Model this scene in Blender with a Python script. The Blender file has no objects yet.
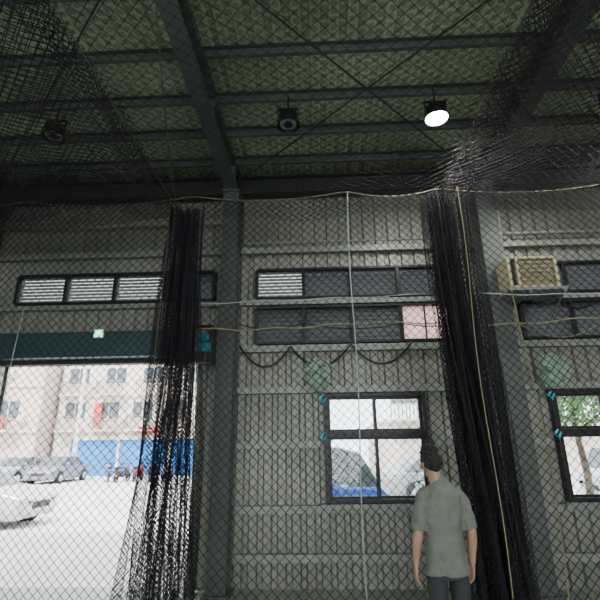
import bpy, math, random
import numpy as np
from mathutils import Vector, Matrix
random.seed(7); rng=np.random.default_rng(7)
FLOOR=-0.06
# ---------------------------------------------------------------- materials
def mat(name,col,rough=.6,metal=0,noise=0,nscale=5,emit=0,trans=0,bump=0,alpha=None):
    m=bpy.data.materials.new(name); m.use_nodes=True
    nt=m.node_tree; b=nt.nodes['Principled BSDF']
    b.inputs['Roughness'].default_value=rough; b.inputs['Metallic'].default_value=metal
    c=(*col,1)
    b.inputs['Base Color'].default_value=c
    tc=nt.nodes.new('ShaderNodeTexCoord')
    n=nt.nodes.new('ShaderNodeTexNoise'); n.inputs['Scale'].default_value=nscale; n.inputs['Detail'].default_value=5
    nt.links.new(tc.outputs['Object'],n.inputs['Vector'])
    r=nt.nodes.new('ShaderNodeValToRGB')
    k=noise if noise else .06
    r.color_ramp.elements[0].position=.3; r.color_ramp.elements[1].position=.7
    r.color_ramp.elements[0].color=tuple(max(0,x*(1-k)) for x in col)+(1,)
    r.color_ramp.elements[1].color=tuple(min(1,x*(1+k)) for x in col)+(1,)
    nt.links.new(n.outputs['Fac'],r.inputs['Fac']); nt.links.new(r.outputs['Color'],b.inputs['Base Color'])
    if bump:
        bp=nt.nodes.new('ShaderNodeBump'); bp.inputs['Strength'].default_value=bump; bp.inputs['Distance'].default_value=.02
        nt.links.new(n.outputs['Fac'],bp.inputs['Height']); nt.links.new(bp.outputs['Normal'],b.inputs['Normal'])
    if emit:
        b.inputs['Emission Color'].default_value=c; b.inputs['Emission Strength'].default_value=emit
    if trans:
        t=nt.nodes.new('ShaderNodeBsdfTranslucent'); t.inputs['Color'].default_value=c
        mx=nt.nodes.new('ShaderNodeMixShader'); mx.inputs[0].default_value=trans
        nt.links.new(b.outputs[0],mx.inputs[1]); nt.links.new(t.outputs[0],mx.inputs[2])
        nt.links.new(mx.outputs[0],nt.nodes['Material Output'].inputs['Surface'])
    return m
M_wall=mat('corrugated_beige',(.265,.275,.235),.42,.15,.2,1.3)
M_steel=mat('grey_paint_steel',(.095,.108,.102),.5,.2,.15,3)
M_steel2=mat('light_grey_steel',(.27,.285,.265),.45,.2,.15,3)
M_dark=mat('dark_beam',(.025,.027,.028),.6,.1,.2,3)
M_roof=mat('roof_green',(.56,.64,.46),.5,.1,.3,.7)
nt=M_roof.node_tree; pb=nt.nodes['Principled BSDF']; ramp=[n for n in nt.nodes if n.type=='VALTORGB'][0]
tcn=[n for n in nt.nodes if n.type=='TEX_COORD'][0]
br=nt.nodes.new('ShaderNodeTexBrick'); br.offset=.0; br.inputs['Scale'].default_value=1
br.inputs['Brick Width'].default_value=.1; br.inputs['Row Height'].default_value=.1; br.inputs['Mortar Size'].default_value=.02; br.inputs['Mortar Smooth'].default_value=.3
br.inputs['Color1'].default_value=(.60,.60,.60,1); br.inputs['Color2'].default_value=(.56,.56,.56,1); br.inputs['Mortar'].default_value=(1,1,1,1)
mm=nt.nodes.new('ShaderNodeMixRGB'); mm.blend_type='MULTIPLY'; mm.inputs[0].default_value=1
nt.links.new(tcn.outputs['Object'],br.inputs['Vector']); nt.links.new(ramp.outputs['Color'],mm.inputs[1]); nt.links.new(br.outputs['Color'],mm.inputs[2]); nt.links.new(mm.outputs[0],pb.inputs['Base Color'])
M_frame=mat('window_frame_dark',(.022,.022,.025),.4,.3)
M_slatD=mat('louvre_dark',(.10,.11,.115),.45,.2)
M_slatL=mat('louvre_frosted',(.24,.24,.235),.5,0,.1,4,trans=.12)
M_pink=mat('frosted_pane_pink',(.75,.6,.56),.5,0,.3,9,trans=.8)
M_net=mat('net_black',(.012,.0095,.016),.85)
M_rope=mat('rope_beige',(.26,.23,.14),.9,0,.2,40)
M_wire=mat('wire_dark',(.10,.09,.07),.8)
M_white=mat('rope_white',(.36,.43,.45),.8)
M_cable=mat('cable_black',(.01,.01,.01),.5)
M_teal=mat('shutter_housing_teal',(.025,.066,.078),.4,.2,.15,2)
M_blue=mat('motor_blue',(.03,.26,.36),.5)
M_ac=mat('ac_cream',(.55,.50,.34),.5,0,.1,8)
M_coil=mat('ac_coil',(.17,.15,.10),.6,.3)
M_lampB=mat('lamp_body',(.02,.02,.022),.5,.4)
M_lens=mat('lamp_lens_off',(.34,.35,.34),.3)
M_lit=mat('lamp_lens_on',(1,.98,.92),.3,emit=90)
M_floor=mat('floor_concrete',(.30,.34,.29),.6,0,.2,2,bump=.2)
M_ground=mat('street_concrete',(.58,.57,.55),.9,0,.1,.6)
M_inner=mat('wall_inner_grey',(.28,.29,.26),.8)
M_cyan=mat('cyan_plastic',(.06,.55,.8),.4)
M_fan=mat('fan_pale_green',(.32,.48,.38),.4)
M_exit=mat('exit_green',(.1,.9,.45),.4,emit=3)
M_exitw=mat('exit_white',(.9,1,.95),.4,emit=3)
def glassmat(name,col=(.9,.95,.95),f=.12):
    m=bpy.data.materials.new(name); m.use_nodes=True; nt=m.node_tree
    nt.nodes.remove(nt.nodes['Principled BSDF'])
    t=nt.nodes.new('ShaderNodeBsdfTransparent'); t.inputs[0].default_value=(*col,1)
    g=nt.nodes.new('ShaderNodeBsdfGlossy'); g.inputs['Roughness'].default_value=.05
    mx=nt.nodes.new('ShaderNodeMixShader'); mx.inputs[0].default_value=f
    nt.links.new(t.outputs[0],mx.inputs[1]); nt.links.new(g.outputs[0],mx.inputs[2])
    nt.links.new(mx.outputs[0],nt.nodes['Material Output'].inputs['Surface'])
    return m
M_glass=glassmat('window_glass',f=.06)
M_carglass=mat('car_glass',(.06,.08,.09),.08)
# ---------------------------------------------------------------- mesh builder
class MB:
    def __init__(s,name,mats): s.n=name; s.m=mats; s.v=[]; s.f=[]; s.mi=[]
    def add(s,vs,fs,m=0):
        o=len(s.v); s.v+= [tuple(p) for p in vs]
        for f in fs: s.f.append(tuple(o+i for i in f)); s.mi.append(m)
    def box(s,x0,x1,y0,y1,z0,z1,m=0,rot=None):
        vs=[(x,y,z) for x in (x0,x1) for y in (y0,y1) for z in (z0,z1)]
        if rot:
            c=Vector(((x0+x1)/2,(y0+y1)/2,(z0+z1)/2)); vs=[tuple(c+rot@(Vector(p)-c)) for p in vs]
        s.add(vs,[(0,1,3,2),(4,6,7,5),(0,4,5,1),(2,3,7,6),(0,2,6,4),(1,5,7,3)],m)
    def loft(s,rings,m=0,caps=True):
        n=len(rings[0]); o=len(s.v)
        for r in rings: s.v+=[tuple(p) for p in r]
        for i in range(len(rings)-1):
            for j in range(n):
                a=o+i*n+j; b=o+i*n+(j+1)%n
                s.f.append((a,b,b+n,a+n)); s.mi.append(m)
        if caps:
            s.f.append(tuple(o+j for j in reversed(range(n)))); s.mi.append(m)
            e=o+(len(rings)-1)*n
            s.f.append(tuple(e+j for j in range(n))); s.mi.append(m)
    def tube(s,pts,rad,n=8,m=0,flat=1.0,side=None):
        pts=[Vector(p) for p in pts]
        if not isinstance(rad,(list,tuple)): rad=[rad]*len(pts)
        rings=[]
        t0=(pts[1]-pts[0]).normalized()
        ref=Vector(side) if side else (Vector((0,0,1)) if abs(t0.z)<.9 else Vector((1,0,0)))
        for i,p in enumerate(pts):
            if i==0: t=pts[1]-pts[0]
            elif i==len(pts)-1: t=pts[-1]-pts[-2]
            else: t=pts[i+1]-pts[i-1]
            t.normalize()
            a=(ref-t*ref.dot(t)).normalized(); b=t.cross(a); ref=a if not side else ref
            r=rad[i]; rx,ry=(r if isinstance(r,(list,tuple)) else (r,r))
            rings.append([p+a*(rx*math.cos(2*math.pi*k/n))+b*(ry*math.sin(2*math.pi*k/n)) for k in range(n)])
        s.loft(rings,m)
    def cyl(s,p0,p1,r0,r1=None,n=20,m=0):
        s.tube([p0,p1],[r0,r0 if r1 is None else r1],n,m)
    def ball(s,c,rx,ry,rz,m=0,nu=16,nv=10,fn=None):
        rings=[]
        for i in range(nv+1):
            th=math.pi*(.02+.96*i/nv)
            ring=[]
            for j in range(nu):
                ph=2*math.pi*j/nu
                p=Vector((rx*math.sin(th)*math.cos(ph),ry*math.sin(th)*math.sin(ph),-rz*math.cos(th)))
                if fn: p=fn(p)
                ring.append(Vector(c)+p)
            rings.append(ring)
        s.loft(rings,m)
    def obj(s,parent=None,smooth=False,bevel=0,loc=None,rotz=0):
        me=bpy.data.meshes.new(s.n); me.from_pydata(s.v,[],s.f)
        for m in s.m: me.materials.append(m)
        me.polygons.foreach_set('material_index',s.mi)
        if smooth: me.polygons.foreach_set('use_smooth',[True]*len(s.f))
        me.update()
        o=bpy.data.objects.new(s.n,me); bpy.context.collection.objects.link(o)
        if parent: o.parent=parent
        if loc: o.location=loc
        o.rotation_euler[2]=rotz
        if bevel:
            b=o.modifiers.new('bevel','BEVEL'); b.width=bevel; b.segments=2; b.limit_method='ANGLE'
        return o
def empty(name,loc=(0,0,0),rotz=0):
    e=bpy.data.objects.new(name,None); e.location=loc; e.rotation_euler[2]=rotz
    e.empty_display_size=.1
    bpy.context.collection.objects.link(e); return e
CAGE=empty('batting_cage_netting')
# ---------------------------------------------------------------- nets
def strand_mesh(name,P0,P1,r,material,parent=None):
    d=P1-P0; L=np.linalg.norm(d,axis=1,keepdims=True); L[L<1e-9]=1; d=d/L
    ref=np.tile(np.array([0.31,.9,.2]),(len(d),1))
    a=np.cross(d,ref); a/=np.linalg.norm(a,axis=1,keepdims=True)+1e-9; b=np.cross(d,a)
    vs=[]
    for P in (P0,P1):
        for k in range(3):
            t=2*math.pi*k/3; vs.append(P+r*(math.cos(t)*a+math.sin(t)*b))
    V=np.stack(vs,1).reshape(-1,3); n=len(d)
    base=(np.arange(n)*6)[:,None]
    F=np.concatenate([base+np.array([[0,1,4,3]]),base+np.array([[1,2,5,4]]),base+np.array([[2,0,3,5]])],0)
    me=bpy.data.meshes.new(name)
    me.vertices.add(len(V)); me.vertices.foreach_set('co',V.astype(np.float32).ravel())
    me.loops.add(F.size); me.loops.foreach_set('vertex_index',F.astype(np.int32).ravel())
    me.polygons.add(len(F)); me.polygons.foreach_set('loop_start',np.arange(0,F.size,4,dtype=np.int32))
    me.materials.append(material); me.update(calc_edges=True)
    o=bpy.data.objects.new(name,me); bpy.context.collection.objects.link(o)
    o.parent=parent or CAGE
    return o
def net_edges(fn,nu,nv):
    I,J=np.meshgrid(np.arange(nu+1),np.arange(nv+1),indexing='ij')
    P=fn(I/nu,J/nv)
    A=[];B=[]
    ev=(I+J)%2==0
    m=ev[:-1,:-1]; A.append(P[:-1,:-1][m]); B.append(P[1:,1:][m])
    m=ev[1:,:-1]; A.append(P[1:,:-1][m]); B.append(P[:-1,1:][m])
    return np.concatenate(A),np.concatenate(B)
def net(name,fn,nu,nv,r=.004,parent=None):
    A,B=net_edges(fn,nu,nv); return strand_mesh(name,A,B,r,M_net,parent)

# ================================================================ BUILDING SHELL
WY=6.5
def corr(mb,x0,x1,z0,z1,y=WY,m=0,pitch=.19):
    if x1-x0<.01 or z1-z0<.01: return
    k=math.floor(x0/pitch)
    prof=[(0,0),(.5,0),(.6,.035),(.9,.035),(1.0,0)]
    pts=[]
    for i in range(k-1,math.ceil(x1/pitch)+1):
        for t,d in prof[:-1]: pts.append(((i+t)*pitch,d))
    pts=[p for p in pts if x0<p[0]<x1]
    pts=[(x0,0)]+pts+[(x1,0)]
    vs=[];fs=[]
    for x,d in pts: vs+=[(x,y+d,z0),(x,y+d,z1)]
    for i in range(len(pts)-1): fs.append((2*i,2*i+2,2*i+3,2*i+1))
    mb.add(vs,fs,m)
W=MB('wall_back',[M_wall])
openings=[(-4.6,-1.55,3.73,4.22),(-4.55,-1.65,FLOOR,2.80),
 (-.9,1.93,3.73,4.22),(-.9,1.93,3.05,3.62),(.06,1.45,.93,2.33),
 (2.95,5.8,3.73,4.22),(2.95,5.8,3.05,3.62),(3.13,4.52,.93,2.33)]
X0,X1,ZT=-8.0,9.5,5.95
zc=sorted(set([FLOOR,ZT]+[o[2] for o in openings]+[o[3] for o in openings]))
for i in range(len(zc)-1):
    a,b=zc[i],zc[i+1]; mid=(a+b)/2
    cuts=sorted([(o[0],o[1]) for o in openings if o[2]<=mid<=o[3]])
    x=X0
    for c in cuts: corr(W,x,c[0],a,b); x=c[1]
    corr(W,x,X1,a,b)
W.obj()
R=MB('ceiling',[M_roof])
pts=[];pitch=.2
for i in range(int((X1-X0)/pitch)+1):
    for t,d in [(0,0),(.5,0),(.6,.04),(.9,.04)]: pts.append((X0+(i+t)*pitch,d))
ROOF=5.90
vs=[];fs=[]
for x,d in pts: vs+=[(x,6.6,ROOF+d),(x,-12,ROOF+d)]
for i in range(len(pts)-1): fs.append((2*i,2*i+1,2*i+3,2*i+2))
R.add(vs,fs); R.obj()
P=MB('roof_purlins',[M_steel])
for y in [5.97,5.3,4.65,3.95,3.2,2.4,1.6,.8,0,-1,-2,-3,-4,-6,-8,-10]:
    z=ROOF-.01
    P.box(X0,X1,y-.005,y+.005,z-.14,z-.005); P.box(X0,X1,y-.05,y,z-.145,z-.135); P.box(X0,X1,y-.05,y,z-.015,z-.005)
P.obj()
def hbeam_y(mb,x,y0,y1,z0,z1,w,m=0):
    mb.box(x-w/2,x+w/2,y0,y1,z0,z0+.02,m); mb.box(x-w/2,x+w/2,y0,y1,z1-.02,z1,m); mb.box(x-.008,x+.008,y0,y1,z0+.02,z1-.02,m)
COLX=[-5.15,-1.28,2.56,6.45]
for k,x in enumerate(COLX):
    b=MB('roof_rafter',[M_steel]); hbeam_y(b,x,-12,6.45,5.44,5.735,.2)
    for y in (5.9,4.5,3.0,1.5): b.box(x-.1,x+.1,y,y+.012,5.46,5.71)
    b.obj()
    c=MB('steel_column',[M_steel])
    w=.24 if k!=2 else .28
    c.box(x-w/2,x+w/2,6.13,6.15,FLOOR,5.44); c.box(x-w/2,x+w/2,6.43,6.45,FLOOR,5.44); c.box(x-.01,x+.01,6.15,6.43,FLOOR,5.44)
    c.box(x-w/2-.05,x+w/2+.05,6.08,6.49,FLOOR,FLOOR+.03)
    c.box(x-w/2-.02,x+w/2+.02,6.1,6.46,5.40,5.44)
    c.obj()
E=MB('eave_beam',[M_dark]); E.box(X0,X1,6.25,6.45,5.73,5.75);E.box(X0,X1,6.25,6.45,5.44,5.46);E.box(X0,X1,6.34,6.36,5.46,5.73);E.obj()
G=MB('wall_girts',[M_steel2])
def girt(z,x0,x1,h=.09):
    G.box(x0,x1,6.40,6.41,z-h/2,z+h/2); G.box(x0,x1,6.41,6.49,z+h/2-.01,z+h/2); G.box(x0,x1,6.41,6.49,z-h/2,z-h/2+.01)
bays=[(-5.03,-1.42),(-1.14,2.40),(2.72,6.3)]
for x0,x1 in bays:
    girt(4.52,x0,x1); girt(3.675,x0,x1,.07)
for x0,x1 in bays[1:]:
    girt(2.98,x0,x1)
girt(2.39,-1.14,2.40);girt(2.39,2.72,6.3)
for z in (1.66,.86):
    for x0,x1 in ((-1.14,.0 if z>1 else 2.40),(1.52,2.40),(2.72,3.07 if z>1 else 6.3),(4.58,6.3)):
        girt(z,x0,x1)
girt(.3,-1.14,2.4); girt(.3,2.72,6.3)
for x in (-.25,2.0):
    G.box(x-.03,x+.03,6.42,6.47,2.43,2.94)
G.obj()
F=MB('floor',[M_floor]); F.box(X0,X1,-12,6.6,FLOOR-.1,FLOOR); F.obj()
SW=MB('wall_left',[M_inner]); SW.box(X0-.1,X0,-12,6.6,FLOOR,6.4); SW.obj()
SW=MB('wall_right',[M_inner]); SW.box(X1,X1+.1,-12,6.6,FLOOR,6.4); SW.obj()
SW=MB('wall_rear',[M_inner])
SW.box(X0,-6.5,-12.1,-12,FLOOR,6.4);SW.box(8,X1,-12.1,-12,FLOOR,6.4);SW.box(-6.5,8,-12.1,-12,4.8,6.4);SW.obj()
B=MB('roof_brace_rods',[M_dark])
B.cyl((-1.1,6.1,5.6),(2.4,2.6,5.65),.010,n=6);B.cyl((2.4,6.1,5.6),(-1.1,2.6,5.65),.010,n=6)
B.cyl((-5.0,6.1,5.6),(-1.45,2.6,5.65),.010,n=6)
B.obj()
C=MB('conduit_pipe',[M_steel2]); C.cyl((2.78,6.36,4.66),(6.3,6.36,4.66),.03,n=10); C.cyl((-1.1,6.36,4.62),(2.4,6.36,4.62),.018,n=8)
C.cyl((-5,6.36,5.0),(-1.45,6.36,5.0),.02,n=8); C.obj()

# ================================================================ WINDOWS
wn=0
def louvre(x0,x1,z0,z1,kinds):
    global wn; wn+=1
    e=empty('window_%d'%wn,((x0+x1)/2,WY,z0))
    n=len(kinds); w=(x1-x0)/n
    b=MB('frame',[M_frame,M_slatD,M_slatL,M_pink,M_glass])
    cx=(x0+x1)/2
    b.box(x0-cx,x1-cx,-.09,.04,0,.035);b.box(x0-cx,x1-cx,-.09,.04,z1-z0-.035,z1-z0)
    for i in range(n+1):
        x=x0+i*w-cx; b.box(x-.025,x+.025,-.088,.038,.03,z1-z0-.03)
    for i,k in enumerate(kinds):
        a=x0+i*w-cx+.025; c=a+w-.05
        if k=='P':
            b.box(a,c,-.02,-.01,.035,z1-z0-.035,3); b.box((a+c)/2-.01,(a+c)/2+.01,-.03,0,.035,z1-z0-.035,0); continue
        ns=8; h=(z1-z0-.07)/ns
        for j in range(ns):
            z=.035+(j+.5)*h
            ang=math.radians(-28)
            L=h*(.645 if k=='D' else .60)
            rot=Matrix.Rotation(ang,3,'X')
            b.box(a,c,-.028,-.022,z-L,z+L,1 if k=='D' else 2,rot)
    b.obj(e)
louvre(-4.6,-1.55,3.73,4.22,'LLLD')
louvre(-.9,1.93,3.73,4.22,'LDDD')
louvre(-.9,1.93,3.05,3.62,'DDDP')
louvre(2.95,5.8,3.73,4.22,'DDDD')
louvre(2.95,5.8,3.05,3.62,'DDDD')
def slider(x0,x1,z0,z1,zt):
    global wn; wn+=1
    e=empty('window_%d'%wn,(x0,WY,z0)); w=x1-x0;h=z1-z0;t=zt-z0
    b=MB('outer_frame',[M_frame])
    for a in ((0,.05),(w-.05,w)): b.box(a[0],a[1],-.12,.05,0,h)
    for a in ((0,.05),(h-.05,h),(t-.04,t+.03)): b.box(.05,w-.05,-.12,.05,a[0],a[1])
    b.obj(e,bevel=.004)
    b=MB('sashes',[M_frame,M_glass])
    for (a,c,y) in ((.05,w/2+.025,-.06),(w/2-.025,w-.05,-.02)):
        for (z_0,z_1) in ((.05,t-.04),(t+.03,h-.05)):
            b.box(a,a+.04,y-.015,y+.015,z_0,z_1); b.box(c-.04,c,y-.015,y+.015,z_0,z_1)
            b.box(a+.04,c-.04,y-.015,y+.015,z_0,z_0+.035); b.box(a+.04,c-.04,y-.015,y+.015,z_1-.035,z_1)
            b.box(a+.04,c-.04,y-.002,y+.002,z_0+.035,z_1-.035,1)
    b.obj(e)
    b=MB('cyan_ties',[M_cyan])
    for z in (h-.02,t+.02):
        b.tube([(.0,-.14,z),(-.05,-.16,z-.05),(-.02,-.15,z-.12),(.04,-.14,z-.03)],[.014,.025,.02,.012],6)
    b.obj(e,smooth=True)
    b=MB('sill',[M_steel2]); b.box(-.06,w+.06,-.16,-.0,-.05,-.005); b.obj(e)
slider(.06,1.45,.93,2.33,1.79)
slider(3.13,4.52,.93,2.33,1.79)

# ================================================================ DOOR with roller housing
e=empty('door_1',(-3.1,6.3,0))
b=MB('roller_housing',[M_teal,M_dark])
b.box(-1.85,1.27,-.25,.14,2.84,3.2,0); b.box(-1.87,-1.85,-.27,.16,2.8,3.22,1); b.box(1.27,1.29,-.27,.16,2.8,3.22,1)
b.box(-1.44,1.42,-.05,.05,2.78,2.84,1)
b.obj(e,bevel=.01)
b=MB('guide_rails',[M_steel2])
b.box(1.42,1.50,-.02,.1,FLOOR,2.84); b.box(-1.53,-1.44,-.02,.1,FLOOR,2.84); b.obj(e)
b=MB('roller_door_motor',[M_blue,M_dark,M_steel2])
b.box(1.36,1.68,-.38,-.2,2.86,2.98,0); b.cyl((1.34,-.32,3.06),(1.64,-.32,3.06),.075,n=16,m=0); b.box(1.62,1.67,-.38,-.24,2.98,3.14,1)
b.box(1.30,1.32,-.4,-.17,2.7,3.2,1); b.box(1.68,1.7,-.4,.1,2.7,3.2,1); b.box(1.3,1.7,-.4,-.17,3.2,3.22,1); b.box(1.32,1.68,-.35,-.2,2.72,2.84,1)
b.cyl((1.6,-.35,2.85),(1.6,-.35,1.3),.006,n=6,m=2)
b.obj(e,bevel=.006)
s=MB('exit_sign',[M_steel2,M_exit,M_exitw])
s.box(-3.08,-2.94,5.98,6.04,3.09,3.21,0); s.box(-3.07,-2.95,5.975,5.98,3.10,3.20,1); s.box(-3.04,-3.01,5.97,5.975,3.115,3.18,2); s.box(-2.99,-2.965,5.97,5.975,3.12,3.15,2); s.obj()

# ================================================================ AC
e=empty('air_conditioner',(2.86,5.86,3.575)); e.scale=(.92,1,.95)
b=MB('casing',[M_ac,M_coil,M_dark])
b.box(-.35,.35,-.15,.22,0,.03);b.box(-.35,.35,-.15,.22,.43,.46);b.box(-.35,-.31,-.15,.22,.03,.43);b.box(.31,.35,-.15,.22,.03,.43)
b.box(-.31,.31,.18,.22,.03,.43); b.box(-.31,-.23,-.10,.18,.03,.43,2); b.box(-.23,-.20,-.15,.18,.03,.43,0)
b.box(-.20,.31,-.10,-.06,.03,.43,1)
for i in range(17):
    x=-.18+i*.028; b.box(x,x+.007,-.125,-.10,.03,.43,0)
for i in range(6):
    z=.05+i*.065; b.box(-.20,.31,-.135,-.122,z,z+.009,0)
b.obj(e,bevel=.004)
b=MB('shelf_bracket',[M_steel2]); b.box(-.40,.42,-.2,.25,-.05,-.003)
for x in (-.12,.36):
    b.box(x,x+.04,-.18,.53,-.09,-.05)
b.cyl((.375,-.15,-.07),(.375,.5,-.45),.014,n=6)
b.obj(e)
b=MB('hose',[M_cable]); b.tube([(.36,0,.1),(.5,.2,.05),(.65,.4,-.1),(.9,.46,-.14),(1.2,.48,-.05)],.014,8); b.obj(e,smooth=True)

# ================================================================ lamps
def highbay(x,y,lit,power=0):
    e=empty('high_bay_lamp',(x,y,5.33))
    b=MB('housing',[M_lampB,M_lit if lit else M_lens])
    b.cyl((0,0,.06),(0,0,.17),.075,n=24)
    for k in range(12):
        a=k*math.pi/6
        c,s_=math.cos(a),math.sin(a)
        b.add([(c*.07,s_*.07,.06),(c*.11,s_*.11,.06),(c*.11,s_*.11,.16),(c*.07,s_*.07,.16)],[(0,1,2,3)],0)
    n=28
    prof=[(.05,.06),(.09,.055),(.125,.02),(.14,-.03),(.132,-.03),(.118,.015),(.10,.03)]
    b.loft([[ (r*math.cos(2*math.pi*k/n),r*math.sin(2*math.pi*k/n),z) for k in range(n)] for r,z in prof],0,False)
    b.cyl((0,0,-.022 if lit else -.006),(0,0,-.014 if lit else .002),.128 if lit else .10,n=28,m=1)
    if not lit: b.cyl((0,0,-.014),(0,0,-.006),.055,n=20,m=0)
    b.cyl((0,0,.17),(0,0,.41),.012,n=8)
    b.box(-.13,-.12,-.015,.015,.0,.22);b.box(.12,.13,-.015,.015,0,.22);b.box(-.13,.13,-.015,.015,.21,.222)
    b.obj(e)
    if lit:
        l=bpy.data.lights.new('lamp_light','AREA'); l.shape='DISK'; l.size=.25; l.energy=power; l.color=(1,.98,.92)
        o=bpy.data.objects.new('lamp_light',l); o.parent=e; o.location=(0,0,-.04); bpy.context.collection.objects.link(o)
highbay(-3.20,4.6,False);highbay(-.29,4.55,False);highbay(1.47,4.52,True,50);highbay(3.50,4.5,True,50)
highbay(-3.1,-1,True,110);highbay(1.0,-1,True,110);highbay(5,-1,True,110)  # unseen lit row behind the camera, added as fill light for the interior

# ================================================================ NETS
def wav(x,y): return .03*np.sin(1.7*x+.8*y)+.02*np.sin(3.1*x-1.3*y+1)
def topz(x): 
    sup=[-6,-3.9,-1.6,.42,1.6,3.8,6]
    z=np.full_like(x,4.72)
    for a,b_ in zip(sup[:-1],sup[1:]):
        m=(x>=a)&(x<=b_); t=(x-a)/(b_-a); z=np.where(m,4.80-.10*4*t*(1-t),z)
    return z
def f_back(u,v):
    X=-6+12*u; Z=FLOOR+.01+v*(topz(X)-FLOOR); Y=5.25+wav(X,Z)*(.5+.5*(1-v)); X=X+.03*np.sin(2.1*Z+1.3*X); Z=Z+.03*np.sin(2.7*X)*np.sin(np.pi*v); return np.stack([X,Y,Z],-1)
net('back_net',f_back,236,92,.0045)
def rope(name,pts,r,m,n=6,parent=CAGE):
    b=MB(name,[m]); b.tube(pts,r,n); return b.obj(parent,smooth=True)
xs=np.linspace(-6,6,90); rope('net_top_rope',[(x,5.25,float(topz(np.array([x]))[0])+.01) for x in xs],.009,M_rope)
rope('net_middle_rope',[(x,5.23+.02*math.sin(3*x),2.99+.03*math.sin(2.3*x)+.012*math.sin(9*x)) for x in np.linspace(-1.6,5.6,80)],.008,M_rope)
rope('net_middle_rope',[(x,5.23+.02*math.sin(3*x),3.33+.02*math.sin(1.3*x)+.008*math.sin(7*x)) for x in np.linspace(-1.6,5.6,80)],.006,M_white)
rope('net_hanging_rope',[(.43-.015*math.sin(z*2),5.21,z) for z in np.linspace(4.78,.1,24)],.007,M_white)
rope('net_hanging_rope',[(1.66+.02*math.sin(z*2),4.72,z) for z in np.linspace(4.5,.1,24)],.006,M_rope)
rope('net_hanging_rope',[(-1.72+.015*math.sin(z*2),4.72,z) for z in np.linspace(4.5,.1,24)],.004,M_wire)
rope('net_hanging_rope',[(2.36+.06*math.sin(z*1.2),5.2,z) for z in np.linspace(4.4,.1,24)],.006,M_rope)
rope('net_hanging_rope',[(-3.6+.03*math.sin(z*2),5.2,z) for z in np.linspace(3.3,2.0,14)],.005,M_white)
for x in (-1.72,1.5):
    rope('cage_wire',[(x,y,4.5-.03*math.sin((5.25-y)/5*math.pi)) for y in np.linspace(5.25,-2,20)],.005,M_wire)
for x,xx in ((-1.72,-2.6),(-1.72,-1.2),(-1.72,-3.4)):
    rope('tie_rope',[(x+(xx-x)*t,5.0-2.6*t,4.45+.9*t-.15*math.sin(t*math.pi)) for t in np.linspace(0,1,12)],.006,M_wire)
def f_cl(u,v):
    X=-1.72-4.6*u; Y=5.25-6*v; Z=4.52-.16*np.sin(np.pi*np.clip(u,0,1))+.25*u*v-.16*np.abs(np.sin(2.4*X+.6*Y))*np.sin(np.pi*v)*(u>0); return np.stack([X,Y,Z],-1)
net('ceiling_net',f_cl,120,160,.0040)
def f_cl2(u,v):
    X=-1.75-3.6*u; Y=5.1-4.8*v; Z=4.55+.4*u-.25*np.sin(np.pi*u)+.12*np.sin(3*X+2*Y); return np.stack([X,Y,Z],-1)
net('ceiling_net_fold',f_cl2,84,104,.0038)
def f_cr(u,v):
    X=1.5+4.8*u; Y=5.25-6*v; Z=4.52-.10*np.sin(np.pi*u)-.10*np.abs(np.sin(2.2*X-.5*Y))*np.sin(np.pi*v); return np.stack([X,Y,Z],-1)
net('ceiling_net',f_cr,104,140,.0042)
def f_cr2(u,v):
    X=1.5+4.4*u+.05*np.sin(3*v*6); Y=5.25-6*v; Z=4.62+.3*u-.08*np.sin(2.4*X-Y); return np.stack([X,Y,Z],-1)
net('ceiling_net_fold',f_cr2,84,112,.0040)
def f_cc(u,v):
    X=-1.72+3.22*u; Y=5.25-6*v; Z=4.52+.04*np.sin(4*X+Y)-.1*np.sin(np.pi*u); return np.stack([X,Y,Z],-1)
net('ceiling_net',f_cc,60,112,.0028)
def swag(xc,h,seed,dirn):
    r=np.random.default_rng(seed); ph=r.random(6)*6
    def f(u,v):
        Y=5.1-5.5*u; hh=h*(.7+.3*np.sin(9*u+ph[0])+.2*np.sin(23*u+ph[1]))
        Z=4.5-hh*v; X=xc+(.02+.03*v)*np.sin(40*u+ph[2]+2*v)+dirn*.25*v*(.5+.5*np.sin(7*u+ph[3]))
        return np.stack([X,Y,Z],-1)
    return f
net('gathered_side_net',swag(1.5,.36,1,1),150,12,.0038)
net('gathered_side_net',swag(-1.75,.28,3,-1),140,10,.0036)
def bunch(xt0,xt1,xb0,xb1,yc,ztop,seed,folds,skew=0,zfl=FLOOR+.01):
    r=np.random.default_rng(seed); ph=r.random(12)*6.28
    def f(u,v):
        Z=ztop-(ztop-zfl)*v
        uu=u+.05*np.sin(5*u+ph[0]+3*v)*u*(1-u)*4
        xa=xt0+(xb0-xt0)*v**1.3+.02*np.sin(7*v+ph[1]); xb=xt1+(xb1-xt1)*v**1.3+.02*np.sin(6*v+ph[2])
        fold=np.sin(folds*2*np.pi*u+ph[3]+1.2*np.sin(2.5*v+ph[4]))
        w=uu+.16*np.sin(folds*2*np.pi*u*.5+ph[5]+v*2)*.3
        X=xa+(xb-xa)*w+.03*np.sin(folds*6*u+ph[6]+5*v)
        Y=yc+.10*fold*(.5+.6*v)+.05*np.sin(13*u+ph[7]+4*v)
        Z=Z+.05*np.sin(11*u+ph[8])*v*(1-v)+.04*np.sin(17*u+ph[9])*(1-v)
        return np.stack([X,Y,Z],-1)
    return f
e=empty('gathered_net_curtain'); e.parent=CAGE
net('net_layer_1',bunch(-1.78,-1.36,-2.02,-1.18,4.9,4.42,11,9),140,190,.0024,e)
net('net_layer_2',bunch(-1.72,-1.43,-1.85,-1.2,4.95,4.40,12,7),120,190,.0026,e)
net('net_layer_3',bunch(-1.64,-1.46,-1.8,-1.35,5.0,4.35,13,6),100,170,.0028,e)
e=empty('gathered_net_curtain'); e.parent=CAGE
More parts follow.
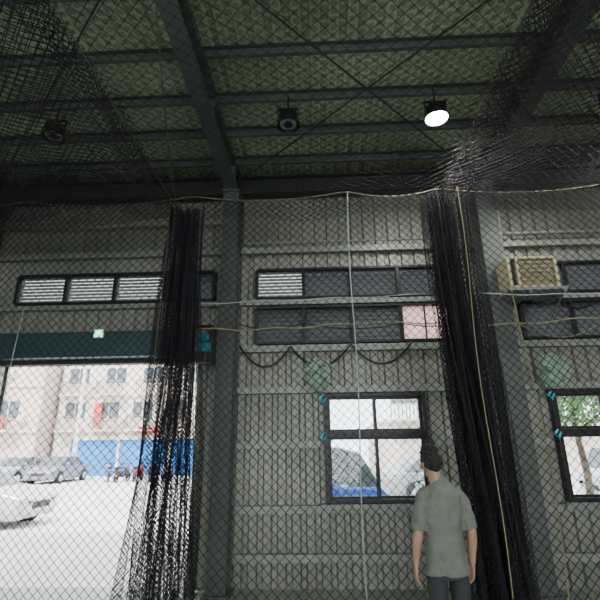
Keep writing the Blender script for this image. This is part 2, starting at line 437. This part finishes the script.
net('net_layer_1',bunch(1.30,1.86,1.34,1.97,4.9,4.48,21,9),140,150,.003,e)
net('net_layer_2',bunch(1.36,1.76,1.42,1.88,4.97,4.46,22,8),110,130,.0035,e)
net('net_layer_3',bunch(1.42,1.70,1.5,1.82,5.03,4.42,23,7),80,120,.004,e)
net('net_layer_4',bunch(1.34,1.60,1.6,1.95,4.85,4.5,24,5),80,120,.0035,e)

def swagcable(pts,sag,r=.01):
    out=[]
    for (x0,z0),(x1,z1) in zip(pts[:-1],pts[1:]):
        for k in range(12):
            t=k/12; out.append((x0+(x1-x0)*t,6.36,z0+(z1-z0)*t-sag*4*t*(1-t)))
    out.append((pts[-1][0],6.36,pts[-1][1])); return out
rope('hanging_cable',swagcable([(-1.12,3.02),(-.39,3.0),(.47,3.02),(1.33,3.03)],.30),.015,M_cable,parent=None)
rope('hanging_cable',swagcable([(-1.12,3.34),(-.2,3.34),(1.2,3.3),(2.35,3.36)],.08),.008,M_cable,parent=None)
rope('hanging_cable',swagcable([(2.8,3.3),(3.9,3.2),(5.0,3.35),(6.2,3.2)],.2),.010,M_rope,parent=None)

def wallfan(x,z):
    e=empty('wall_fan',(x,6.1,z))
    b=MB('grille',[M_fan])
    for y,rr in ((-.1,.10),(-.09,.15),(-.06,.19),(0,.205),(.05,.16)):
        pts=[(rr*math.cos(t),y,rr*math.sin(t)) for t in np.linspace(0,2*math.pi,33)]
        b.tube(pts,.006 if rr>.2 else .004,5)
    for k in range(24):
        a=2*math.pi*k/24; c,s_=math.cos(a),math.sin(a)
        b.tube([(.03*c,-.11,.03*s_),(.15*c,-.09,.15*s_),(.205*c,0,.205*s_),(.12*c,.07,.12*s_)],.0028,4)
    b.obj(e,smooth=True)
    b=MB('blades',[M_fan])
    for k in range(3):
        a=2*math.pi*k/3; vs=[]
        for rr in (.03,.1,.17):
            for da,yy in ((-.5,-.02),(0,-.035),(.7,-.05)):
                vs.append((rr*math.cos(a+da),yy,rr*math.sin(a+da)))
        b.add(vs,[(0,1,4,3),(1,2,5,4),(3,4,7,6),(4,5,8,7)])
    b.cyl((0,-.07,0),(0,.14,0),.045,n=16); b.obj(e,smooth=True)
    b=MB('mount',[M_fan]); b.cyl((0,.12,0),(0,.2,-.12),.02,n=8); b.box(-.04,.04,.2,.29,-.2,-.06); b.obj(e)
wallfan(0.0,2.56); wallfan(3.08,2.56)

# ================================================================ EXTERIOR
Gd=MB('street_ground',[M_ground]); Gd.box(-60,60,6.62,60,FLOOR-.2,FLOOR-.08); Gd.obj()
M_fac=mat('facade_pink',(.55,.44,.40),.8,0,.15,.3)
M_fac2=mat('facade_cream',(.62,.58,.52),.8,0,.1,.3)
M_shut=mat('blue_roller_shutter',(.04,.22,.55),.5,.1,.1,3)
M_win=mat('facade_window',(.08,.10,.12),.2)
M_rail=mat('balcony_rail',(.20,.17,.16),.6)
M_sign=mat('sign_red',(.5,.08,.05),.5)
def building(name,x0,x1,y,h,floors,mw,shutters=(),signs=()):
    b=MB(name,[mw,M_win,M_rail,M_shut,M_fac2,M_sign])
    z0=FLOOR-.08
    b.box(x0,x1,y,y+8,z0,h,0)
    fh=(h-3.0)/floors
    for f in range(floors):
        z=3.0+f*fh
        b.box(x0,x1,y-.15,y,z-.12,z+.05,4)
        x=x0+.6
        while x<x1-2.2:
            b.box(x,x+1.5,y-.04,y,z+.9,z+2.1,1); b.box(x+.72,x+.78,y-.07,y-.04,z+.9,z+2.1,4); b.box(x-.06,x+1.56,y-.1,y,z+.82,z+.9,4)
            if random.random()<.7:
                b.box(x-.2,x+1.7,y-.9,y,z-.05,z+.05,4)
                for k in range(10): b.box(x-.2+k*.2,x-.14+k*.2,y-.9,y-.87,z+.05,z+1.0,2)
                b.box(x-.2,x+1.7,y-.92,y-.87,z+.98,z+1.04,2)
            else: b.box(x-.1,x+1.6,y-.6,y,z+2.15,z+2.25,2)
            if random.random()<.6: b.box(x+1.7,x+2.2,y-.35,y,z+.6,z+1.1,4)
            x+=random.choice([2.6,2.9,3.3])
    for a,c in shutters:
        b.box(a,c,y-.05,y,z0,2.35,3)
        for k in range(13): b.box(a,c,y-.08,y-.05,z0+.05+k*.18,z0+.13+k*.18,3)
        b.box(a-.1,a,y-.12,y,z0,2.5,4); b.box(c,c+.1,y-.12,y,z0,2.5,4); b.box(a-.1,c+.1,y-.3,y,2.35,2.6,4)
    for a,c,za,zb in signs: b.box(a,c,y-.25,y-.15,za,zb,5)
    return b.obj()
building('apartment_building',-36,-20.2,33,9.5,2,M_fac,(),((-24,-22.6,3.2,4.0),))
building('shop_building',-19.9,-7.2,34.8,8.2,2,M_fac2,((-18.5,-15),(-14.8,-11.2),(-11,-7.8)),((-17,-16.4,3.3,5.0),(-13.5,-11.8,2.75,3.2)))
building('brick_house',3.4,16,26,3.0,1,M_fac,())
b=MB('utility_pole',[M_fac2,M_dark]); b.cyl((-16.2,31,FLOOR-.08),(-16.2,31,9),.16,.11,n=14); b.box(-17,-15.4,30.95,31.05,8,8.1,1)
for x in (-16.8,-16.2,-15.6): b.cyl((x,31,8.1),(x,31,8.3),.05,n=8,m=0)
b.obj()
M_tyre=mat('tyre',(.02,.02,.02),.8); M_rim=mat('rim',(.5,.5,.52),.3,.8); M_lampg=mat('headlamp',(.5,.5,.5),.15)
M_red=mat('tail_red',(.4,.02,.02),.3)
def car(name,loc,rotz,col,kind='sedan'):
    paint=mat(name+'_paint',col,.25,.1)
    e=empty(name,loc,rotz)
    if kind=='sedan':
        S=[(2.2,.35,.62,.62,.70,.62),(2.12,.22,.70,.70,.82,.72),(1.7,.2,.80,.80,.86,.74),(1.15,.2,.90,.92,.87,.72),(.45,.2,.93,1.40,.88,.60),(-.2,.2,.94,1.46,.88,.62),(-.95,.2,.95,1.40,.88,.60),(-1.65,.2,.96,1.0,.86,.68),(-2.1,.25,.92,.94,.82,.70),(-2.2,.38,.75,.76,.74,.66)]
        axles=(1.35,-1.35)
    else:
        S=[(1.95,.35,.70,.70,.72,.62),(1.90,.25,.85,.87,.82,.72),(1.72,.22,.98,1.05,.84,.74),(1.35,.22,1.02,1.66,.85,.68),(.9,.22,1.03,1.78,.85,.70),(-.4,.22,1.03,1.82,.85,.72),(-1.5,.22,1.03,1.80,.85,.72),(-1.9,.25,1.0,1.68,.82,.68),(-2.0,.35,.9,.98,.78,.7)]
        axles=(1.25,-1.25)
    b=MB('body',[paint,M_carglass,M_lampg,M_red,M_dark])
    rings=[]
    for x,zb,zs,zr,wb,wr in S:
        rings.append([(x,wb*.9,zb),(x,wb,zb+.18),(x,wb*1.0,zs-.04),(x,wb*.97,zs),(x,wr,zr-.03),(x,wr*.8,zr),(x,-wr*.8,zr),(x,-wr,zr-.03),(x,-wb*.97,zs),(x,-wb,zs-.04),(x,-wb,zb+.18),(x,-wb*.9,zb)])
    b.loft(rings,0)
    n=12
    for i in range(len(S)-1):
        cab0=S[i][3]-S[i][2]; cab1=S[i+1][3]-S[i+1][2]
        for j in (3,7):
            if cab0>.25 and cab1>.25: b.mi[i*n+j]=1
        if abs(S[i][3]-S[i+1][3])>.3:
            for j in (3,4,5,6,7): b.mi[i*n+j]=1
    xf=S[0][0]; xr=S[-1][0]
    b.box(xf-.06,xf+.0,.42,.68,.56,.68,2);b.box(xf-.06,xf+.0,-.68,-.42,.56,.68,2)
    b.box(xf-.04,xf+.01,-.38,.38,.42,.58,4); b.box(xr-.01,xr+.05,.45,.7,.62,.74,3); b.box(xr-.01,xr+.05,-.7,-.45,.62,.74,3)
    for s_ in (-1,1):
        b.box(.75,.9,s_*.95-.06,s_*.95+.06,.98,1.1,0)
        for x in (.1,-.8): b.box(x-.08,x+.08,s_*.885-.01,s_*.885+.01,.84,.87,4)
        b.box(-.25,-.2,s_*.80-.06,s_*.80+.03,.95,1.3,0)
        for ax in axles:
            b.cyl((ax,s_*.86,.33),(ax,s_*.885,.33),.37,n=26,m=4)
    b.obj(e,bevel=.02)
    b=MB('wheels',[M_tyre,M_rim])
    for ax in axles:
        for s_ in (-1,1):
            y=s_*.82
            b.cyl((ax,y-.1*s_,.31),(ax,y+.09*s_,.31),.31,n=26,m=0)
            b.cyl((ax,y+.08*s_,.31),(ax,y+.10*s_,.31),.2,n=20,m=1)
            for k in range(5):
                a=2*math.pi*k/5; b.tube([(ax,y+.11*s_,.31),(ax+.19*math.cos(a),y+.11*s_,.31+.19*math.sin(a))],.02,5,1)
    b.obj(e)
gz=FLOOR-.08
car('white_car',(-9.25,12.2,gz),0,(.5,.5,.5))
car('silver_car',(-15.7,28.5,gz),-math.pi/2,(.20,.21,.23))
car('silver_car',(-18.2,28.5,gz),-math.pi/2,(.38,.39,.41))
car('blue_van',(-.55,10.4,gz),0,(.03,.13,.50),'van')
car('silver_car',(4.2,17,gz),.2,(.25,.25,.27))
car('white_van',(10.3,15.5,gz),math.pi,(.5,.52,.55),'van')
def scooter(loc,rotz,col):
    e=empty('motor_scooter',loc,rotz); pm=mat('scooter_paint',col,.3)
    b=MB('body',[pm,M_tyre,M_dark])
    for x in (-.6,.62):
        pts=[(x+.2*math.cos(t),0,.24+.2*math.sin(t)) for t in np.linspace(0,2*math.pi,21)]; b.tube(pts,.045,8,1); b.cyl((x,-.04,.24),(x,.04,.24),.1,n=12,m=2)
    b.tube([(-.85,0,.62),(-.5,0,.58),(-.15,0,.5),(-.05,0,.32)],[(.10,.10),(.17,.17),(.15,.15),(.1,.12)],10,0)
    b.tube([(-.75,0,.78),(-.4,0,.80),(-.05,0,.74)],[(.05,.10),(.06,.14),(.04,.1)],10,2)
    b.box(-.1,.38,-.14,.14,.26,.33,0)
    b.tube([(.38,0,.3),(.45,0,.6),(.40,0,.95)],[(.06,.17),(.07,.19),(.06,.12)],10,0)
    b.tube([(.62,0,.24),(.5,0,.6),(.38,0,1.0)],.03,8,2)
    b.tube([(.30,-.34,1.02),(.38,0,1.0),(.30,.34,1.02)],.018,8,2)
    for s_ in (-1,1):
        b.tube([(.34,s_*.22,1.02),(.33,s_*.28,1.2)],.008,6,2); b.ball((.33,s_*.29,1.23),.02,.06,.04,2,10,6)
    b.obj(e,smooth=True)
for k,(x,y) in enumerate([(-11.6,28),(-10.7,28.1),(-9.9,28),(-12.5,28.2),(-9.0,28)]):
    scooter((x,y,gz),1.4+.2*k,[(.05,.05,.06),(.2,.03,.03),(.05,.05,.06),(.1,.1,.2),(.4,.4,.4)][k])
scooter((2.6,11.2,gz),2.6,(.25,.25,.27))
M_bark=mat('bark',(.10,.07,.05),.9,0,.3,8); M_leaf=mat('leaf',(.14,.25,.10),.6,0,.3,6,trans=.5)
b=MB('street_tree',[M_bark,M_leaf])
tx,ty=6.1,11.5
b.tube([(tx,ty,gz),(tx+.05,ty,1),(tx-.03,ty,2.0),(tx+.05,ty,3.4)],[.10,.08,.06,.03],10,0)
for k in range(9):
    a=k*2.4; z=1.9+k*.2; b.tube([(tx,ty,z),(tx+.5*math.cos(a),ty+.5*math.sin(a),z+.35),(tx+.95*math.cos(a),ty+.95*math.sin(a),z+.6)],[.04,.025,.01],6,0)
for k in range(2600):
    p=Vector((random.gauss(0,1),random.gauss(0,1),random.gauss(0,1))).normalized()*random.random()**.4
    c=Vector((tx,ty,3.1))+Vector((p.x*1.35,p.y*1.35,p.z*1.15))
    d=Vector((random.gauss(0,1),random.gauss(0,1),random.gauss(0,1))).normalized(); e_=d.cross(Vector((.3,.2,1))).normalized()
    L=.09
    b.add([c-d*L,c+e_*L*.45,c+d*L,c-e_*L*.45],[(0,1,2,3)],1)
b.obj()

# ================================================================ MAN
M_skin=mat('skin',(.42,.25,.17),.55,0,.06,8); M_shirt=mat('tshirt_grey_green',(.15,.165,.145),.85,0,.1,14,bump=.15)
M_pants=mat('trousers_dark',(.03,.032,.04),.85); M_hair=mat('hair_black',(.010,.009,.009),.6,0,.5,60,bump=.6); M_shoe=mat('shoe',(.05,.05,.05),.6)
M_eye=mat('eye_white',(.7,.7,.68),.2); M_iris=mat('iris',(.03,.015,.01),.2); M_lip=mat('lips',(.35,.14,.11),.5)
man=empty('man',(.94,3.95,FLOOR),math.radians(6)); man.scale=(.89,.97,1)
def remesh(o,v,it=3):
    r=o.modifiers.new('r','REMESH'); r.mode='VOXEL'; r.voxel_size=v; r.use_smooth_shade=True
    s=o.modifiers.new('s','SMOOTH'); s.factor=.5; s.iterations=it
hx,hy,hz=-.05,.03,1.555
b=MB('body',[M_skin])
hd=Matrix.Rotation(math.radians(12),3,'Z')@Matrix.Rotation(math.radians(-6),3,'Y')
H=Vector((hx,hy,hz))
def hp(x,y,z): return H+hd@Vector((x,y,z))
def headfn(p):
    q=p.copy()
    if q.z<0:
        t=-q.z/.118; q.x*=1-.28*t*t; 
        if q.y<0: q.y*=1-.35*t
        else: q.y*=1-.05*t
    return hd@q
b.ball(H,.076,.095,.118,0,24,18,headfn)
b.tube([hp(0,.088,.02),hp(0,.108,-.01),hp(0,.112,-.022),hp(0,.09,-.035)],[.008,.012,.016,.01],8)
b.ball(hp(0,.08,-.10),.022,.02,.018,0,10,8)
for s_ in (-1,1):
    b.ball(hp(s_*.084,-.008,-.012),.010,.02,.033,0,10,8); b.ball(hp(s_*.05,.07,-.03),.022,.018,.022,0,10,8)
b.tube([(-.005,.0,1.30),(-.02,.0,1.40),(-.04,.008,1.47),(-.048,.02,1.53)],[(.07,.07),(.057,.063),(.055,.062),(.052,.062)],14)
b.tube([(0,0,.88),(0,0,1.1),(0,0,1.33),(0,0,1.38)],[(.10,.15),(.09,.14),(.09,.15),(.05,.09)],16,side=(0,1,0))
for s_ in (-1,1):
    el=(s_*.235,-.03,1.05) ; wr=(s_*.25,.055,.82)
    b.tube([(s_*.13,0,1.335),(s_*.18,-.005,1.28),(s_*.207,-.02,1.18),el,(s_*.243,-.005,.985),(s_*.247,.03,.9),wr],[.05,.05,.045,.040,.042,.034,.026],14)
    w=Vector(wr)
    b.tube([w,w+Vector((0,.015,-.04)),w+Vector((0,.025,-.085))],[(.026,.018),(.038,.016),(.040,.014)],12,side=(0,1,0))
    for k,(dy,L) in enumerate([(.030,.070),(.010,.080),(-.010,.075),(-.029,.058)]):
        r0=w+Vector((0,.022+dy,-.08)); cx=-s_
        b.tube([r0,r0+Vector((cx*.006,.006,-L*.45)),r0+Vector((cx*.022,.006,-L*.75)),r0+Vector((cx*.036,.004,-L*.92))],[.0095,.009,.008,.0065],8)
    t0=w+Vector((0,.03,-.03))
    b.tube([t0,t0+Vector((-s_*.012,.03,-.025)),t0+Vector((-s_*.02,.036,-.06))],[.012,.011,.008],8)
for s_ in (-1,1):
    b.tube([(s_*.09,0,.85),(s_*.095,.01,.5),(s_*.1,-.01,.3),(s_*.1,0,.08)],[.075,.052,.05,.036],12)
    b.tube([(s_*.1,-.03,.05),(s_*.1,.08,.04),(s_*.105,.17,.03)],[(.03,.035),(.03,.04),(.018,.03)],10)
o=b.obj(man); remesh(o,.006,2)
b=MB('tshirt',[M_shirt])
b.tube([(0,0,.76),(0,0,.9),(0,0,1.02),(0,-.005,1.14),(0,-.01,1.24),(0,-.01,1.30),(-.005,-.005,1.345),(-.015,0,1.385),(-.022,0,1.42),(-.03,0,1.435)],
 [(.125,.185),(.12,.178),(.115,.170),(.118,.174),(.12,.184),(.112,.186),(.095,.162),(.08,.115),(.066,.074),(.062,.064)],28,side=(0,1,0))
for s_ in (-1,1):
    b.tube([(s_*.10,0,1.335),(s_*.16,-.003,1.305),(s_*.20,-.01,1.22),(s_*.218,-.02,1.12),(s_*.226,-.024,1.06)],[.055,.066,.062,.060,.062],16)
o=b.obj(man); remesh(o,.009,6)
tx_=bpy.data.textures.new('folds','CLOUDS'); tx_.noise_scale=.11
d=o.modifiers.new('folds','DISPLACE'); d.texture=tx_; d.strength=.042; d.mid_level=.5
b=MB('trousers',[M_pants])
b.tube([(0,0,.74),(0,0,.86),(0,0,.93)],[(.112,.165),(.112,.163),(.10,.15)],24,side=(0,1,0))
for s_ in (-1,1):
    b.tube([(s_*.088,0,.84),(s_*.095,.0,.68),(s_*.1,.01,.48),(s_*.102,0,.28),(s_*.104,0,.09)],[.085,.085,.07,.062,.06],16)
o=b.obj(man); remesh(o,.01,4)
b=MB('shoes',[M_shoe])
for s_ in (-1,1):
    b.tube([(s_*.1,-.07,.045),(s_*.1,0,.05),(s_*.102,.1,.045),(s_*.106,.2,.03)],[(.04,.035),(.05,.045),(.04,.05),(.025,.035)],14)
    b.box(s_*.103-.045,s_*.103+.045,-.09,.21,.0,.02)
o=b.obj(man); remesh(o,.008,3)
b=MB('hair',[M_hair])
def hairfn(p):
    q=p.copy()
    if q.y>.03: lim=.055
    elif q.y>-.02: lim=.055-(.03-q.y)*1.3
    else: lim=-.015-(-.02-q.y)*.75
    t=max(0,min(1,(lim-q.z)/.02)); k=1-.24*t
    q.x*=k; q.y*=k
    if q.z<-.05: q.x*=.92
    q*=1+.03*math.sin(70*p.x+10)*math.sin(60*p.y)*math.sin(65*p.z+2)
    return hd@q
b.ball(H+Vector((0,-.006,.004)),.084,.106,.126,0,40,30,hairfn)
for k in range(520):
    a=random.random()*6.28; th=random.random()**.7*1.75
    p=Vector((.080*math.sin(th)*math.cos(a),.101*math.sin(th)*math.sin(a)-.006,.120*math.cos(th)+.004))
    if p.y>.03 and p.z<.065: continue
    if p.y>-.02 and p.z<.02: continue
    up=.014 if p.z>.06 else -.02
    q=p*1.10+Vector((random.gauss(0,.009),random.gauss(0,.008),up))
    b.tube([H+hd@p,H+hd@q],[.009,.0035],5)
o=b.obj(man,smooth=True); remesh(o,.004,1)
b=MB('eyes_and_lips',[M_eye,M_iris,M_lip])
for s_ in (-1,1):
    b.ball(hp(s_*.031,.078,.004),.013,.011,.009,0,12,8); b.ball(hp(s_*.031,.087,.004),.005,.004,.005,1,8,6)
    b.tube([hp(s_*.016,.09,.024),hp(s_*.032,.088,.029),hp(s_*.048,.074,.023)],.003,6,1)
b.tube([hp(-.022,.083,-.062),hp(0,.092,-.060),hp(.022,.083,-.062)],[.003,.006,.003],8,2)
b.obj(man,smooth=True)

# ================================================================ LIGHT
w=bpy.data.worlds.new('sky'); bpy.context.scene.world=w; w.use_nodes=True
nt=w.node_tree; bg=nt.nodes['Background']
sky=nt.nodes.new('ShaderNodeTexSky'); sky.sky_type='HOSEK_WILKIE'; sky.turbidity=8; sky.sun_direction=(0.2,-.6,.77); sky.ground_albedo=.5
mx=nt.nodes.new('ShaderNodeMixRGB'); mx.inputs[0].default_value=.8; mx.inputs[2].default_value=(.93,.97,1,1)
nt.links.new(sky.outputs[0],mx.inputs[1]); nt.links.new(mx.outputs[0],bg.inputs['Color']); bg.inputs['Strength'].default_value=8
l=bpy.data.lights.new('sun','SUN'); l.energy=10; l.angle=.02; l.color=(1,.96,.9)
o=bpy.data.objects.new('sun',l); bpy.context.collection.objects.link(o); o.rotation_euler=(math.radians(38),0,math.radians(-14))
# ================================================================ CAMERA
cam=bpy.data.cameras.new('camera'); co=bpy.data.objects.new('camera',cam); bpy.context.collection.objects.link(co)
cam.sensor_width=36; cam.lens=455/600*36; cam.clip_start=.05; cam.clip_end=300
mw=Matrix.Rotation(math.radians(2.2),4,'Z')@Matrix.Rotation(math.radians(108),4,'X')@Matrix.Rotation(math.radians(-.7),4,'Z')
co.matrix_world=Matrix.Translation((0,0,1.62))@mw
bpy.context.scene.camera=co
